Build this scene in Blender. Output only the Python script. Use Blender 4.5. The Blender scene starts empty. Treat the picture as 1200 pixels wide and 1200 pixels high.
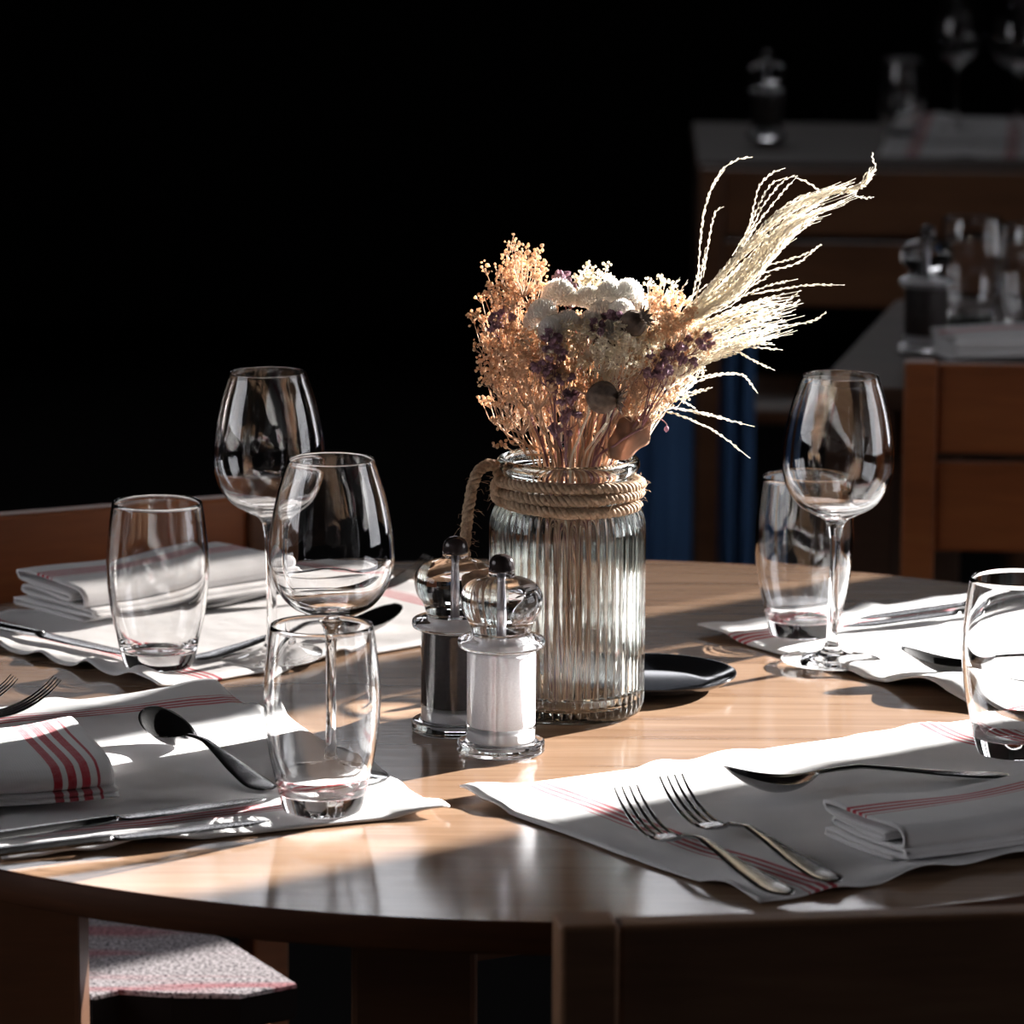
import bpy, bmesh, math, random
import numpy as np
from mathutils import Vector, Matrix, noise
random.seed(7)
SC = bpy.context.scene
COL = SC.collection
TZ = 0.75                                   # table top height above the floor

# ------------------------------------------------------------------ camera
FPX, PITCH, ROLL, CAMH = 5575.2, math.radians(11.445), math.radians(0.31), 0.7411
SHX, SHY = 24.61, 141.63
cam_d = bpy.data.cameras.new('camera')
cam = bpy.data.objects.new('camera', cam_d); COL.objects.link(cam); SC.camera = cam
_c, _s = math.cos(PITCH), math.sin(PITCH)
FW = Vector((0, _c, -_s)); _up = Vector((0, _s, _c)); _rt = Vector((1, 0, 0))
RT = math.cos(ROLL)*_rt + math.sin(ROLL)*_up
UP = -math.sin(ROLL)*_rt + math.cos(ROLL)*_up
CAM = Vector((0, 0, TZ+CAMH))
m = Matrix((RT, UP, -FW)).transposed().to_4x4(); m.translation = CAM
cam.matrix_world = m
cam_d.sensor_width = 36; cam_d.sensor_fit = 'HORIZONTAL'; cam_d.lens = FPX/1200*36
cam_d.shift_x = -SHX/1200; cam_d.shift_y = SHY/1200
cam_d.clip_start = 0.05; cam_d.clip_end = 60
cam_d.dof.use_dof = True; cam_d.dof.focus_distance = 3.32; cam_d.dof.aperture_fstop = 11.0

def ray(px, py): return FW + RT*((px-600-SHX)/FPX) - UP*((py-600-SHY)/FPX)
def G(px, py, z=0.0):
    """point of the horizontal plane z above the table top seen at this pixel"""
    d = ray(px, py); t = (TZ+z-CAM.z)/d.z; return CAM + d*t
def V(px, py, y):
    """point of the vertical plane at world y seen at this pixel"""
    d = ray(px, py); return CAM + d*((y-CAM.y)/d.y)

# ------------------------------------------------------------------ light
SUN_AZ, SUN_EL = math.radians(49.0), math.radians(17.0)
SUND = Vector((math.sin(SUN_AZ)*math.cos(SUN_EL), math.cos(SUN_AZ)*math.cos(SUN_EL), math.sin(SUN_EL)))
sl = bpy.data.lights.new('sun', 'SUN'); sl.energy = 40; sl.angle = math.radians(0.6); sl.color = (1.0, 0.975, 0.945)
so = bpy.data.objects.new('sun', sl); COL.objects.link(so)
so.rotation_euler = SUND.to_track_quat('Z', 'Y').to_euler(); so.location = (6, 8, 5)
w = bpy.data.worlds.new('sky'); SC.world = w; w.use_nodes = True
bg = w.node_tree.nodes['Background']; bg.inputs[0].default_value = (0.93, 0.93, 0.98, 1); bg.inputs[1].default_value = 4.2
SC.view_settings.view_transform = 'Standard'; SC.view_settings.look = 'None'
SC.view_settings.gamma = 1; SC.view_settings.use_curve_mapping = False; SC.view_settings.exposure = 0.0
cy = SC.cycles
cy.max_bounces = 24; cy.transmission_bounces = 24; cy.glossy_bounces = 8; cy.diffuse_bounces = 4
cy.transparent_max_bounces = 32; cy.sample_clamp_indirect = 14; cy.caustics_reflective = True; cy.caustics_refractive = True
cy.blur_glossy = 0.3; cy.use_denoising = True
try: sl.cycles.is_caustics_light = True
except Exception as e: print('no mnee', e)

def portal(name, c, ux, uy, sx, sy):
    l = bpy.data.lights.new(name, 'AREA'); l.shape = 'RECTANGLE'; l.size = sx; l.size_y = sy; l.cycles.is_portal = True
    o = bpy.data.objects.new(name, l); COL.objects.link(o)
    ux, uy = Vector(ux).normalized(), Vector(uy).normalized(); n = ux.cross(uy)
    mm = Matrix((ux, uy, n)).transposed().to_4x4(); mm.translation = Vector(c); o.matrix_world = mm

# ------------------------------------------------------------------ materials
def nt(name):
    m = bpy.data.materials.new(name); m.use_nodes = True
    t = m.node_tree; b = t.nodes['Principled BSDF']; return m, t, b
def N(t, kind, **kw):
    n = t.nodes.new(kind)
    for k, v in kw.items(): setattr(n, k, v)
    return n
def ramp(t, stops):
    r = N(t, 'ShaderNodeValToRGB'); e = r.color_ramp.elements
    while len(e) < len(stops): e.new(0.5)
    for i, (p, c) in enumerate(stops): e[i].position = p; e[i].color = (*c, 1)
    return r
def wood(name, dark, mid, light, rough=0.38, scale=(1.6, 26, 26), spec=0.5, bump=0.15, coat=0.0):
    m, t, b = nt(name); L = t.links.new
    tc = N(t, 'ShaderNodeTexCoord'); mp = N(t, 'ShaderNodeMapping'); mp.inputs['Scale'].default_value = scale
    L(tc.outputs['Object'], mp.inputs[0])
    n1 = N(t, 'ShaderNodeTexNoise'); n1.inputs['Scale'].default_value = 1.6; n1.inputs['Detail'].default_value = 7; n1.inputs['Distortion'].default_value = 0.7
    L(mp.outputs[0], n1.inputs[0])
    r = ramp(t, [(0.28, dark), (0.5, mid), (0.75, light)]); L(n1.outputs[0], r.inputs[0])
    n2 = N(t, 'ShaderNodeTexNoise'); n2.inputs['Scale'].default_value = 9; n2.inputs['Detail'].default_value = 4
    L(mp.outputs[0], n2.inputs[0])
    mx = N(t, 'ShaderNodeMix', data_type='RGBA', blend_type='MULTIPLY'); mx.inputs[0].default_value = 0.35
    L(r.outputs[0], mx.inputs[6]); L(n2.outputs[0], mx.inputs[7]); L(mx.outputs[2], b.inputs['Base Color'])
    bp = N(t, 'ShaderNodeBump'); bp.inputs['Strength'].default_value = bump; bp.inputs['Distance'].default_value = 0.0006
    L(n2.outputs[0], bp.inputs['Height']); L(bp.outputs[0], b.inputs['Normal'])
    b.inputs['Roughness'].default_value = rough; b.inputs['Specular IOR Level'].default_value = spec
    b.inputs['Coat Weight'].default_value = coat; b.inputs['Coat Roughness'].default_value = 0.22
    return m
def plain(name, col, rough=0.6, metal=0.0, spec=0.5, var=0.12, vs=40):
    m, t, b = nt(name); L = t.links.new
    n1 = N(t, 'ShaderNodeTexNoise'); n1.inputs['Scale'].default_value = vs
    tc = N(t, 'ShaderNodeTexCoord'); L(tc.outputs['Object'], n1.inputs[0])
    r = ramp(t, [(0.3, tuple(c*(1-var) for c in col)), (0.7, tuple(min(1, c*(1+var)) for c in col))])
    L(n1.outputs[0], r.inputs[0]); L(r.outputs[0], b.inputs['Base Color'])
    b.inputs['Roughness'].default_value = rough; b.inputs['Metallic'].default_value = metal; b.inputs['Specular IOR Level'].default_value = spec
    return m
def glass(name, col=(1, 1, 1), ior=1.48, rough=0.0):
    m, t, b = nt(name)
    t.nodes.remove(b); g = N(t, 'ShaderNodeBsdfGlass'); g.inputs['Color'].default_value = (*col, 1)
    g.inputs['IOR'].default_value = ior; g.inputs['Roughness'].default_value = rough
    t.links.new(g.outputs[0], t.nodes['Material Output'].inputs[0]); return m
def leafy(name, col, var=0.25, trans=0.35, vs=120):
    """dry plant matter: lets part of the light through"""
    m, t, b = nt(name); L = t.links.new
    n1 = N(t, 'ShaderNodeTexNoise'); n1.inputs['Scale'].default_value = vs
    tc = N(t, 'ShaderNodeTexCoord'); L(tc.outputs['Object'], n1.inputs[0])
    r = ramp(t, [(0.3, tuple(c*(1-var) for c in col)), (0.7, tuple(min(1, c*(1+var)) for c in col))])
    L(n1.outputs[0], r.inputs[0]); L(r.outputs[0], b.inputs['Base Color']); b.inputs['Roughness'].default_value = 0.8
    b.inputs['Specular IOR Level'].default_value = 0.15
    tr = N(t, 'ShaderNodeBsdfTranslucent'); L(r.outputs[0], tr.inputs[0])
    mx = N(t, 'ShaderNodeMixShader'); mx.inputs[0].default_value = trans
    L(b.outputs[0], mx.inputs[1]); L(tr.outputs[0], mx.inputs[2]); L(mx.outputs[0], t.nodes['Material Output'].inputs[0])
    return m
def linen(name):
    """white linen; UV.x is the distance in metres from the nearest striped border"""
    m, t, b = nt(name); L = t.links.new
    uv = N(t, 'ShaderNodeUVMap'); sp = N(t, 'ShaderNodeSeparateXYZ'); L(uv.outputs[0], sp.inputs[0])
    def M(op, a, bb, c=None):
        n = N(t, 'ShaderNodeMath', operation=op)
        for i, v in enumerate((a, bb, c)):
            if v is None: continue
            if isinstance(v, (int, float)): n.inputs[i].default_value = v
            else: L(v, n.inputs[i])
        return n.outputs[0]
    mask = None
    for ctr, hw in ((0.0395, 0.0007), (0.0455, 0.0020), (0.0520, 0.0020), (0.0585, 0.0020)):
        k = M('COMPARE', sp.outputs[0], ctr, hw); mask = k if mask is None else M('MAXIMUM', mask, k)
    nz = N(t, 'ShaderNodeTexNoise'); nz.inputs['Scale'].default_value = 350; L(uv.outputs[0], nz.inputs[0])
    mask = M('MULTIPLY', mask, M('MULTIPLY_ADD', nz.outputs[0], 0.3, 0.80))
    nb = N(t, 'ShaderNodeTexNoise'); nb.inputs['Scale'].default_value = 14; L(uv.outputs[0], nb.inputs[0])
    r = ramp(t, [(0.3, (0.70, 0.69, 0.69)), (0.7, (0.79, 0.78, 0.78))]); L(nb.outputs[0], r.inputs[0])
    mx = N(t, 'ShaderNodeMix', data_type='RGBA'); L(mask, mx.inputs[0]); L(r.outputs[0], mx.inputs[6]); mx.inputs[7].default_value = (0.46, 0.03, 0.05, 1)
    L(mx.outputs[2], b.inputs['Base Color']); b.inputs['Roughness'].default_value = 0.85; b.inputs['Specular IOR Level'].default_value = 0.2
    b.inputs['Sheen Weight'].default_value = 0.15
    # weave: two crossed fine waves
    w1 = N(t, 'ShaderNodeTexWave', bands_direction='X'); w1.inputs['Scale'].default_value = 260; L(uv.outputs[0], w1.inputs[0])
    w2 = N(t, 'ShaderNodeTexWave', bands_direction='Y'); w2.inputs['Scale'].default_value = 260; L(uv.outputs[0], w2.inputs[0])
    h = M('ADD', w1.outputs[1], w2.outputs[1])
    bp = N(t, 'ShaderNodeBump'); bp.inputs['Strength'].default_value = 0.25; bp.inputs['Distance'].default_value = 0.0004
    L(h, bp.inputs['Height'])
    n3 = N(t, 'ShaderNodeTexNoise'); n3.inputs['Scale'].default_value = 11; n3.inputs['Detail'].default_value = 3; L(uv.outputs[0], n3.inputs[0])
    b2 = N(t, 'ShaderNodeBump'); b2.inputs['Strength'].default_value = 0.5; b2.inputs['Distance'].default_value = 0.010
    L(n3.outputs[0], b2.inputs['Height']); L(bp.outputs[0], b2.inputs['Normal']); L(b2.outputs[0], b.inputs['Normal'])
    return m

M_TABLE = wood('oiled table wood', (0.22, 0.125, 0.072), (0.32, 0.195, 0.122), (0.40, 0.262, 0.172), rough=0.14, scale=(1.6, 30, 30), spec=0.36, bump=0.10)
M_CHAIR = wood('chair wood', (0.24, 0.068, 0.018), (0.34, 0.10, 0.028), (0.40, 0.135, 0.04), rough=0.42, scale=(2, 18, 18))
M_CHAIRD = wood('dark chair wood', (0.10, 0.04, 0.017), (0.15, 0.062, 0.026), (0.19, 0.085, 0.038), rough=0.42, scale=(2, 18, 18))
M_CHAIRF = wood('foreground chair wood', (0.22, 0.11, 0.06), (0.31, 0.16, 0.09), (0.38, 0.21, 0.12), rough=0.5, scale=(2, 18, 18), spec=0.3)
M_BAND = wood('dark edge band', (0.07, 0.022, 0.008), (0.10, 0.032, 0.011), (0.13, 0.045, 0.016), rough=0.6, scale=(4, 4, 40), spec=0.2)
M_LINEN = linen('striped linen')
M_GLASS = glass('clear glass'); M_JAR = glass('greenish jar glass', (0.98, 0.995, 0.985), 1.48, 0.03); M_ACR = glass('clear acrylic', (0.995, 0.995, 1.0), 1.45, 0.02)
M_STEEL = plain('polished steel', (0.36, 0.355, 0.355), 0.22, 1.0, var=0.04)
M_ROD = plain('brushed rod', (0.42, 0.42, 0.45), 0.35, 1.0, var=0.04)
M_KNOB = plain('smoked knob', (0.035, 0.028, 0.028), 0.12, 0.3)
M_PLATE = plain('black glazed ceramic', (0.012, 0.013, 0.016), 0.10, spec=0.6)
M_SALT = plain('salt crystals', (0.86, 0.86, 0.88), 0.7, var=0.05, vs=700)
M_PEPPER = plain('peppercorns', (0.03, 0.022, 0.02), 0.7, var=0.6, vs=400)
M_CUP = plain('grinder cup', (0.55, 0.55, 0.56), 0.35, var=0.05)
M_ROPE = leafy('jute rope', (0.40, 0.28, 0.19), 0.3, 0.12, 500)
M_TAN = leafy('tan dried blossom', (0.82, 0.62, 0.45), 0.2, 0.55, 90)
M_CREAM = leafy('cream dried blossom', (0.96, 0.89, 0.77), 0.06, 0.55, 90)
M_WHITE = leafy('white strawflower', (0.95, 0.94, 0.92), 0.03, 0.72, 90)
M_PURPLE = leafy('purple dried blossom', (0.42, 0.27, 0.33), 0.25, 0.45, 90)
M_STRAW = leafy('straw stem', (0.74, 0.55, 0.41), 0.25, 0.4, 60)
M_PSTEM = leafy('plum stem', (0.36, 0.20, 0.22), 0.25, 0.3, 60)
M_GRASS = leafy('bleached grass', (0.96, 0.91, 0.83), 0.06, 0.6, 120)
M_POD = leafy('grey brown pod', (0.17, 0.125, 0.10), 0.3, 0.05, 200)
M_LEAF = leafy('brown leaf', (0.36, 0.23, 0.17), 0.3, 0.4, 60)
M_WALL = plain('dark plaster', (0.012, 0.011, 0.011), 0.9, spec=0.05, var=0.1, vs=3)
M_FRAME = plain('window frame paint', (0.05, 0.04, 0.035), 0.6)
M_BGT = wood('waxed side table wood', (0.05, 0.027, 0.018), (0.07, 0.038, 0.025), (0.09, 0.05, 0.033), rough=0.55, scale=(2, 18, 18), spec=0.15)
M_BLUE = plain('blue painted daylight', (0.06, 0.13, 0.27), 0.9, spec=0.1, vs=6)
def carpet():
    m, t, b = nt('speckled carpet'); L = t.links.new
    tc = N(t, 'ShaderNodeTexCoord')
    n1 = N(t, 'ShaderNodeTexNoise'); n1.inputs['Scale'].default_value = 330; n1.inputs['Detail'].default_value = 2; L(tc.outputs['Object'], n1.inputs[0])
    r = ramp(t, [(0.36, (0.05, 0.05, 0.06)), (0.45, (0.42, 0.39, 0.42)), (0.62, (0.80, 0.76, 0.80))]); L(n1.outputs[0], r.inputs[0])
    mp = N(t, 'ShaderNodeMapping'); mp.inputs['Rotation'].default_value = (0, 0, 0.9); mp.inputs['Scale'].default_value = (3, 26, 1); L(tc.outputs['Object'], mp.inputs[0])
    n2 = N(t, 'ShaderNodeTexNoise'); n2.inputs['Scale'].default_value = 1.0; n2.inputs['Detail'].default_value = 2; L(mp.outputs[0], n2.inputs[0])
    r2 = ramp(t, [(0.56, (0, 0, 0)), (0.66, (1, 1, 1))]); L(n2.outputs[0], r2.inputs[0])
    mm = N(t, 'ShaderNodeMath', operation='MULTIPLY'); L(r2.outputs[0], mm.inputs[0]); L(n1.outputs[0], mm.inputs[1])
    mx = N(t, 'ShaderNodeMix', data_type='RGBA'); L(mm.outputs[0], mx.inputs[0]); L(r.outputs[0], mx.inputs[6]); mx.inputs[7].default_value = (0.62, 0.10, 0.13, 1)
    L(mx.outputs[2], b.inputs['Base Color']); b.inputs['Roughness'].default_value = 0.95; b.inputs['Specular IOR Level'].default_value = 0.1
    return m
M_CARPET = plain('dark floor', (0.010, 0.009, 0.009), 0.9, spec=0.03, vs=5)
M_CUSHION = carpet(); M_PAD = plain('painted cushion side shade', (0.012, 0.01, 0.01), 0.9, spec=0.1)  # pad coloured near black to hold the shade on the cushion sides

# ------------------------------------------------------------------ object helpers
def mesh(name, vs, fs, mat, parent=None, smooth=True, uv=None, stuff=False):
    me = bpy.data.meshes.new(name); me.from_pydata([tuple(v) for v in vs], [], fs)
    me.materials.append(mat)
    if smooth: me.polygons.foreach_set('use_smooth', [True]*len(me.polygons))
    if uv is not None:
        l = me.uv_layers.new(name='UVMap')
        idx = np.empty(len(me.loops), int); me.loops.foreach_get('vertex_index', idx)
        l.data.foreach_set('uv', np.array(uv, float)[idx].ravel())
    me.update()
    o = bpy.data.objects.new(name, me); COL.objects.link(o)
    if parent: o.parent = parent
    if stuff: o['kind'] = 'stuff'
    return o
def tag(o, label, cat, group=None):
    o['label'] = label; o['category'] = cat
    if group: o['group'] = group
    return o
def thing(name, label, cat, loc=(0, 0, 0), rz=0.0, group=None):
    o = bpy.data.objects.new(name, None); o.empty_display_size = 0.02; COL.objects.link(o)
    o.location = loc; o.rotation_euler = (0, 0, rz); return tag(o, label, cat, group)
def dup(root, loc, label, rot=(0, 0, 0), group=None):
    r = root.copy(); COL.objects.link(r); r.location = loc; r.rotation_euler = rot; r['label'] = label
    if group: r['group'] = group
    for ch in list(root.children):
        c = ch.copy(); COL.objects.link(c); c.parent = r
        for g in ch.children:
            d = g.copy(); COL.objects.link(d); d.parent = c
    return r
def caster(o):
    for c in [o]+list(o.children_recursive):
        try: c.cycles.is_caustics_caster = True
        except Exception: pass
def receiver(o):
    for c in [o]+list(o.children_recursive):
        try: c.cycles.is_caustics_receiver = True
        except Exception: pass
def spline(pts, n):
    """Catmull-Rom through pts, n samples per span"""
    P = [Vector(p) for p in pts]; out = []
    for i in range(len(P)-1):
        p0 = P[i-1] if i else P[i]*2-P[i+1]; p1, p2 = P[i], P[i+1]; p3 = P[i+2] if i+2 < len(P) else P[i+1]*2-P[i]
        for k in range(n):
            t = k/n
            out.append(0.5*((2*p1)+(p2-p0)*t+(2*p0-5*p1+4*p2-p3)*t*t+(3*p1-p0-3*p2+p3)*t**3))
    out.append(P[-1]); return out
def lathe(name, segs, mat, parent=None, n=72, ribs=None):
    """segs: list of profiles [(r,z,0)..]; each is splined (n>0) or straight; joined in order"""
    prof = []
    for pts, k in segs:
        q = [Vector((p[0], p[1], 0)) for p in pts]
        q = spline(q, k) if k > 1 else q
        if prof and (prof[-1]-q[0]).length < 1e-7: q = q[1:]
        prof += q
    vs = []; fs = []; ring = []
    for p in prof:
        r, z = max(p.x, 0), p.y
        if r < 1e-6: ring.append([len(vs)]); vs.append((0, 0, z))
        else:
            ids = []
            for i in range(n):
                a = 2*math.pi*i/n; rr = r
                if ribs: rr = r + ribs(a, r, z)
                ids.append(len(vs)); vs.append((rr*math.cos(a), rr*math.sin(a), z))
            ring.append(ids)
    for a, b in zip(ring[:-1], ring[1:]):
        if len(a) == 1 and len(b) == 1: continue
        for i in range(n):
            j = (i+1) % n
            if len(a) == 1: fs.append((a[0], b[j], b[i]))
            elif len(b) == 1: fs.append((a[i], a[j], b[0]))
            else: fs.append((a[i], a[j], b[j], b[i]))
    return mesh(name, vs, fs, mat, parent)
def tubegeo(pts, rad, n=6, vs=None, fs=None, cap=True):
    vs = [] if vs is None else vs; fs = [] if fs is None else fs
    P = [Vector(p) for p in pts]; last = None
    u = None; rings = []
    for i, p in enumerate(P):
        t = (P[min(i+1, len(P)-1)]-P[max(i-1, 0)])
        t = t.normalized() if t.length > 1e-9 else Vector((0, 0, 1))
        if u is None: u = t.orthogonal().normalized()
        u = (u-t*u.dot(t)); u = u.normalized() if u.length > 1e-6 else t.orthogonal().normalized()
        v = t.cross(u); r = rad[i] if hasattr(rad, '__len__') else rad
        b = len(vs); rings.append(b)
        for k in range(n):
            a = 2*math.pi*k/n; vs.append(p+u*(r*math.cos(a))+v*(r*math.sin(a)))
    for a, b in zip(rings[:-1], rings[1:]):
        for k in range(n):
            j = (k+1) % n; fs.append((a+k, a+j, b+j, b+k))
    if cap and n > 2:
        fs.append(tuple(rings[0]+k for k in range(n))[::-1]); fs.append(tuple(rings[-1]+k for k in range(n)))
    return vs, fs
def board(name, c, size, mat, parent=None, rz=0.0, bev=0.003, seg=2):
    bm = bmesh.new(); bmesh.ops.create_cube(bm, size=1)
    for v in bm.verts: v.co = Vector((v.co.x*size[0], v.co.y*size[1], v.co.z*size[2]))
    if bev: bmesh.ops.bevel(bm, geom=bm.edges[:], offset=bev, segments=seg, affect='EDGES', profile=0.5)
    me = bpy.data.meshes.new(name); bm.to_mesh(me); bm.free(); me.materials.append(mat)
    o = bpy.data.objects.new(name, me); COL.objects.link(o); o.location = c; o.rotation_euler = (0, 0, rz)
    if parent: o.parent = parent
    return o
ICO = None
def ico():
    global ICO
    if ICO is None:
        bm = bmesh.new(); bmesh.ops.create_icosphere(bm, subdivisions=1, radius=1)
        ICO = ([v.co.copy() for v in bm.verts], [tuple(v.index for v in f.verts) for f in bm.faces]); bm.free()
    return ICO
def ball(c, r, vs, fs, jit=0.15, sq=(1, 1, 1)):
    iv, jf = ico(); b = len(vs); c = Vector(c)
    for v in iv:
        k = r*(1+random.uniform(-jit, jit)); vs.append(c+Vector((v.x*k*sq[0], v.y*k*sq[1], v.z*k*sq[2])))
    for f in jf: fs.append(tuple(b+i for i in f))

# ------------------------------------------------------------------ room shell
def struct(o): o['kind'] = 'structure'; return o
HC = 3.6                                    # ceiling height
# slanting wall on the right with the tall windows the sun comes through
WD = Vector((-0.476, 0.8794, 0)); WN = Vector((0.8794, 0.476, 0)); WP = Vector((3.5, 3.4, 0))
def wpt(wv, z=0): p = WP+WD*wv; return Vector((p.x, p.y, z))
SILL, HEAD = 0.72, 2.35; WEND = 4.75; BY = 11.0
SLOTS = [(-1.2, 0.7), (2.068, 2.451), (2.563, 2.825)]  # first slot is an unseen opening added for fill light
wr = bpy.data.objects.new('wall_right', None); COL.objects.link(wr); struct(wr)
ang = math.atan2(WD.y, WD.x); EP = wpt(WEND)
def slab(name, z0, z1, mat):
    q = [wpt(-5.4), wpt(WEND), Vector((EP.x, BY+.1, 0)), Vector((-4.1, BY+.1, 0)), Vector((-4.1, -1.3, 0))]
    n = len(q); vs = [Vector((p.x, p.y, z)) for z in (z0, z1) for p in q]
    return struct(mesh(name, vs, [tuple(range(n))[::-1], tuple(range(n, 2*n))]+[(i, (i+1) % n, n+(i+1) % n, n+i) for i in range(n)], mat, None, False))
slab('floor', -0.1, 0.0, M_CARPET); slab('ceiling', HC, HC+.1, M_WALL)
def wbox(name, w0, w1, z0, z1, parent=wr, mat=M_WALL, th=0.12, bev=0):
    return board(name, wpt((w0+w1)/2, (z0+z1)/2)+WN*0.06, (w1-w0, th, z1-z0), mat, parent, ang, bev)
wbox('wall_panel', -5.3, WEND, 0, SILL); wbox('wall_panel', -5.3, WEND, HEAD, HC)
edges = [-5.3]+[e for q in SLOTS for e in q]+[WEND]
for i in range(0, len(edges), 2):
    w0, w1 = edges[i], edges[i+1]
    if w1-w0 < 0.2: struct(wbox('window_1_mullion', w0, w1, SILL, HEAD, None, M_FRAME, 0.03))
    else: wbox('wall_panel', w0, w1, SILL, HEAD, th=0.03)
for q in SLOTS: portal('window_daylight', wpt((q[0]+q[1])/2, (SILL+HEAD)/2), WD, (0, 0, 1), q[1]-q[0], HEAD-SILL)
for wm in (-0.8, -0.4, 0.0, 0.35): struct(wbox('fill_slot_mullion', wm-0.03, wm+0.03, SILL, HEAD, None, M_FRAME, 0.03))
pm_, t_, b_ = nt('added dimming glass'); t_.nodes.remove(b_); tr_ = N(t_, 'ShaderNodeBsdfTransparent'); tr_.inputs[0].default_value = (0.29, 0.275, 0.265, 1)
t_.links.new(tr_.outputs[0], t_.nodes['Material Output'].inputs[0])
q = SLOTS[2]; a_, b_ = wpt(q[0]), wpt(q[1])
struct(mesh('dimming_pane', [a_+Vector((0, 0, SILL)), b_+Vector((0, 0, SILL)), b_+Vector((0, 0, HEAD)), a_+Vector((0, 0, HEAD))], [(0, 1, 2, 3)], pm_, None, False))  # added unseen pane that dims the sun through the last slot
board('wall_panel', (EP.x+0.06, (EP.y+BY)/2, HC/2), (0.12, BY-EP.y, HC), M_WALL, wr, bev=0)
# wall with an unseen wide high window, added as fill, left of the camera
wl = bpy.data.objects.new('wall_left', None); COL.objects.link(wl); struct(wl)
LY0, LY1, LZ0, LZ1 = 1.3, 3.9, 1.3, 3.0
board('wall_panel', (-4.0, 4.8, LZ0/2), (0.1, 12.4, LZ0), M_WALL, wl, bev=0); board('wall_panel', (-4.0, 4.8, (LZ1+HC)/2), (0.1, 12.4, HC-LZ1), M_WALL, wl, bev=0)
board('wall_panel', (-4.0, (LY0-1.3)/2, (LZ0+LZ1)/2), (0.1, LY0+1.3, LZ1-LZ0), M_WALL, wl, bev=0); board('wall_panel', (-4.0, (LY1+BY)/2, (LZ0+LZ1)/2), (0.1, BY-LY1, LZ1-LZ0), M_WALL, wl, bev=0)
portal('window_daylight', (-3.94, (LY0+LY1)/2, (LZ0+LZ1)/2), (0, 1, 0), (0, 0, 1), LY1-LY0, LZ1-LZ0)
for ym in (1.7, 2.1, 2.5, 2.9, 3.3): struct(board('fill_window_mullion', (-4.0, ym, (LZ0+LZ1)/2), (0.06, 0.07, LZ1-LZ0), M_FRAME, None, bev=0))
struct(board('wall_front', (0.9, -1.25, HC/2), (10.0, 0.1, HC), M_WALL, bev=0))
# back wall with a high strip of windows above the frame
CX0, CX1, CZ0, CZ1 = -1.5, 1.1, 2.78, 3.35
wb = bpy.data.objects.new('wall_back', None); COL.objects.link(wb); struct(wb)
XR = EP.x
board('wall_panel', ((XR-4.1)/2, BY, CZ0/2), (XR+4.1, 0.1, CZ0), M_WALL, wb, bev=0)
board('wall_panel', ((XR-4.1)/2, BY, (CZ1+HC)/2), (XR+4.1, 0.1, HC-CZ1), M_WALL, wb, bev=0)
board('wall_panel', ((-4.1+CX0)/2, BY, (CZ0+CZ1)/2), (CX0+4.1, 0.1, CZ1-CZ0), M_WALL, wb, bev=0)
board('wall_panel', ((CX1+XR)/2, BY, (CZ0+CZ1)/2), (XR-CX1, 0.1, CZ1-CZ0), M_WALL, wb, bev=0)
portal('window_daylight', ((CX0+CX1)/2, BY-0.06, (CZ0+CZ1)/2), (1, 0, 0), (0, 0, -1), CX1-CX0, CZ1-CZ0)
for xm in (-0.85, -0.2, 0.45):
    struct(board('window_2_mullion', (xm, BY, (CZ0+CZ1)/2), (0.08, 0.06, CZ1-CZ0), M_FRAME, None, bev=0))

# ------------------------------------------------------------------ the round table
TC = Vector((0.027, 3.379, 0)); TR = 0.60
tb = thing('round_table', 'large round brown wooden dining table in sunlight, set for four', 'table', (TC.x, TC.y, 0))
lathe('tabletop', [([(0, TZ-0.020), (TR-0.003, TZ-0.020)], 1), ([(TR-0.003, TZ-0.020), (TR-0.003, TZ)], 1), ([(TR-0.003, TZ), (0, TZ)], 1)], M_TABLE, tb, 256)
tt = tb.children[0]
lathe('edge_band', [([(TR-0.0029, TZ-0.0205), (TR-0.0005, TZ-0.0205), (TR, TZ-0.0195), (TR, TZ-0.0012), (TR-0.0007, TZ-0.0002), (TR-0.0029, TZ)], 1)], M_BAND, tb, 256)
tt.data.polygons.foreach_set('use_smooth', [False]*len(tt.data.polygons))
for k in range(4):
    a = math.atan2(-0.405, -0.102)+k*math.pi/2; r = 0.418
    board('leg', (r*math.cos(a), r*math.sin(a), (TZ-0.02)/2), (0.08, 0.08, TZ-0.02), M_CHAIRD, tb, 0, 0.004)
for k in range(4):
    a = math.atan2(-0.405, -0.102)+k*math.pi/2+math.pi/4
    board('apron_rail', (0.27*math.cos(a), 0.27*math.sin(a), TZ-0.055), (0.02, 0.5, 0.07), M_CHAIRD, tb, a, 0.002)

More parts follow.
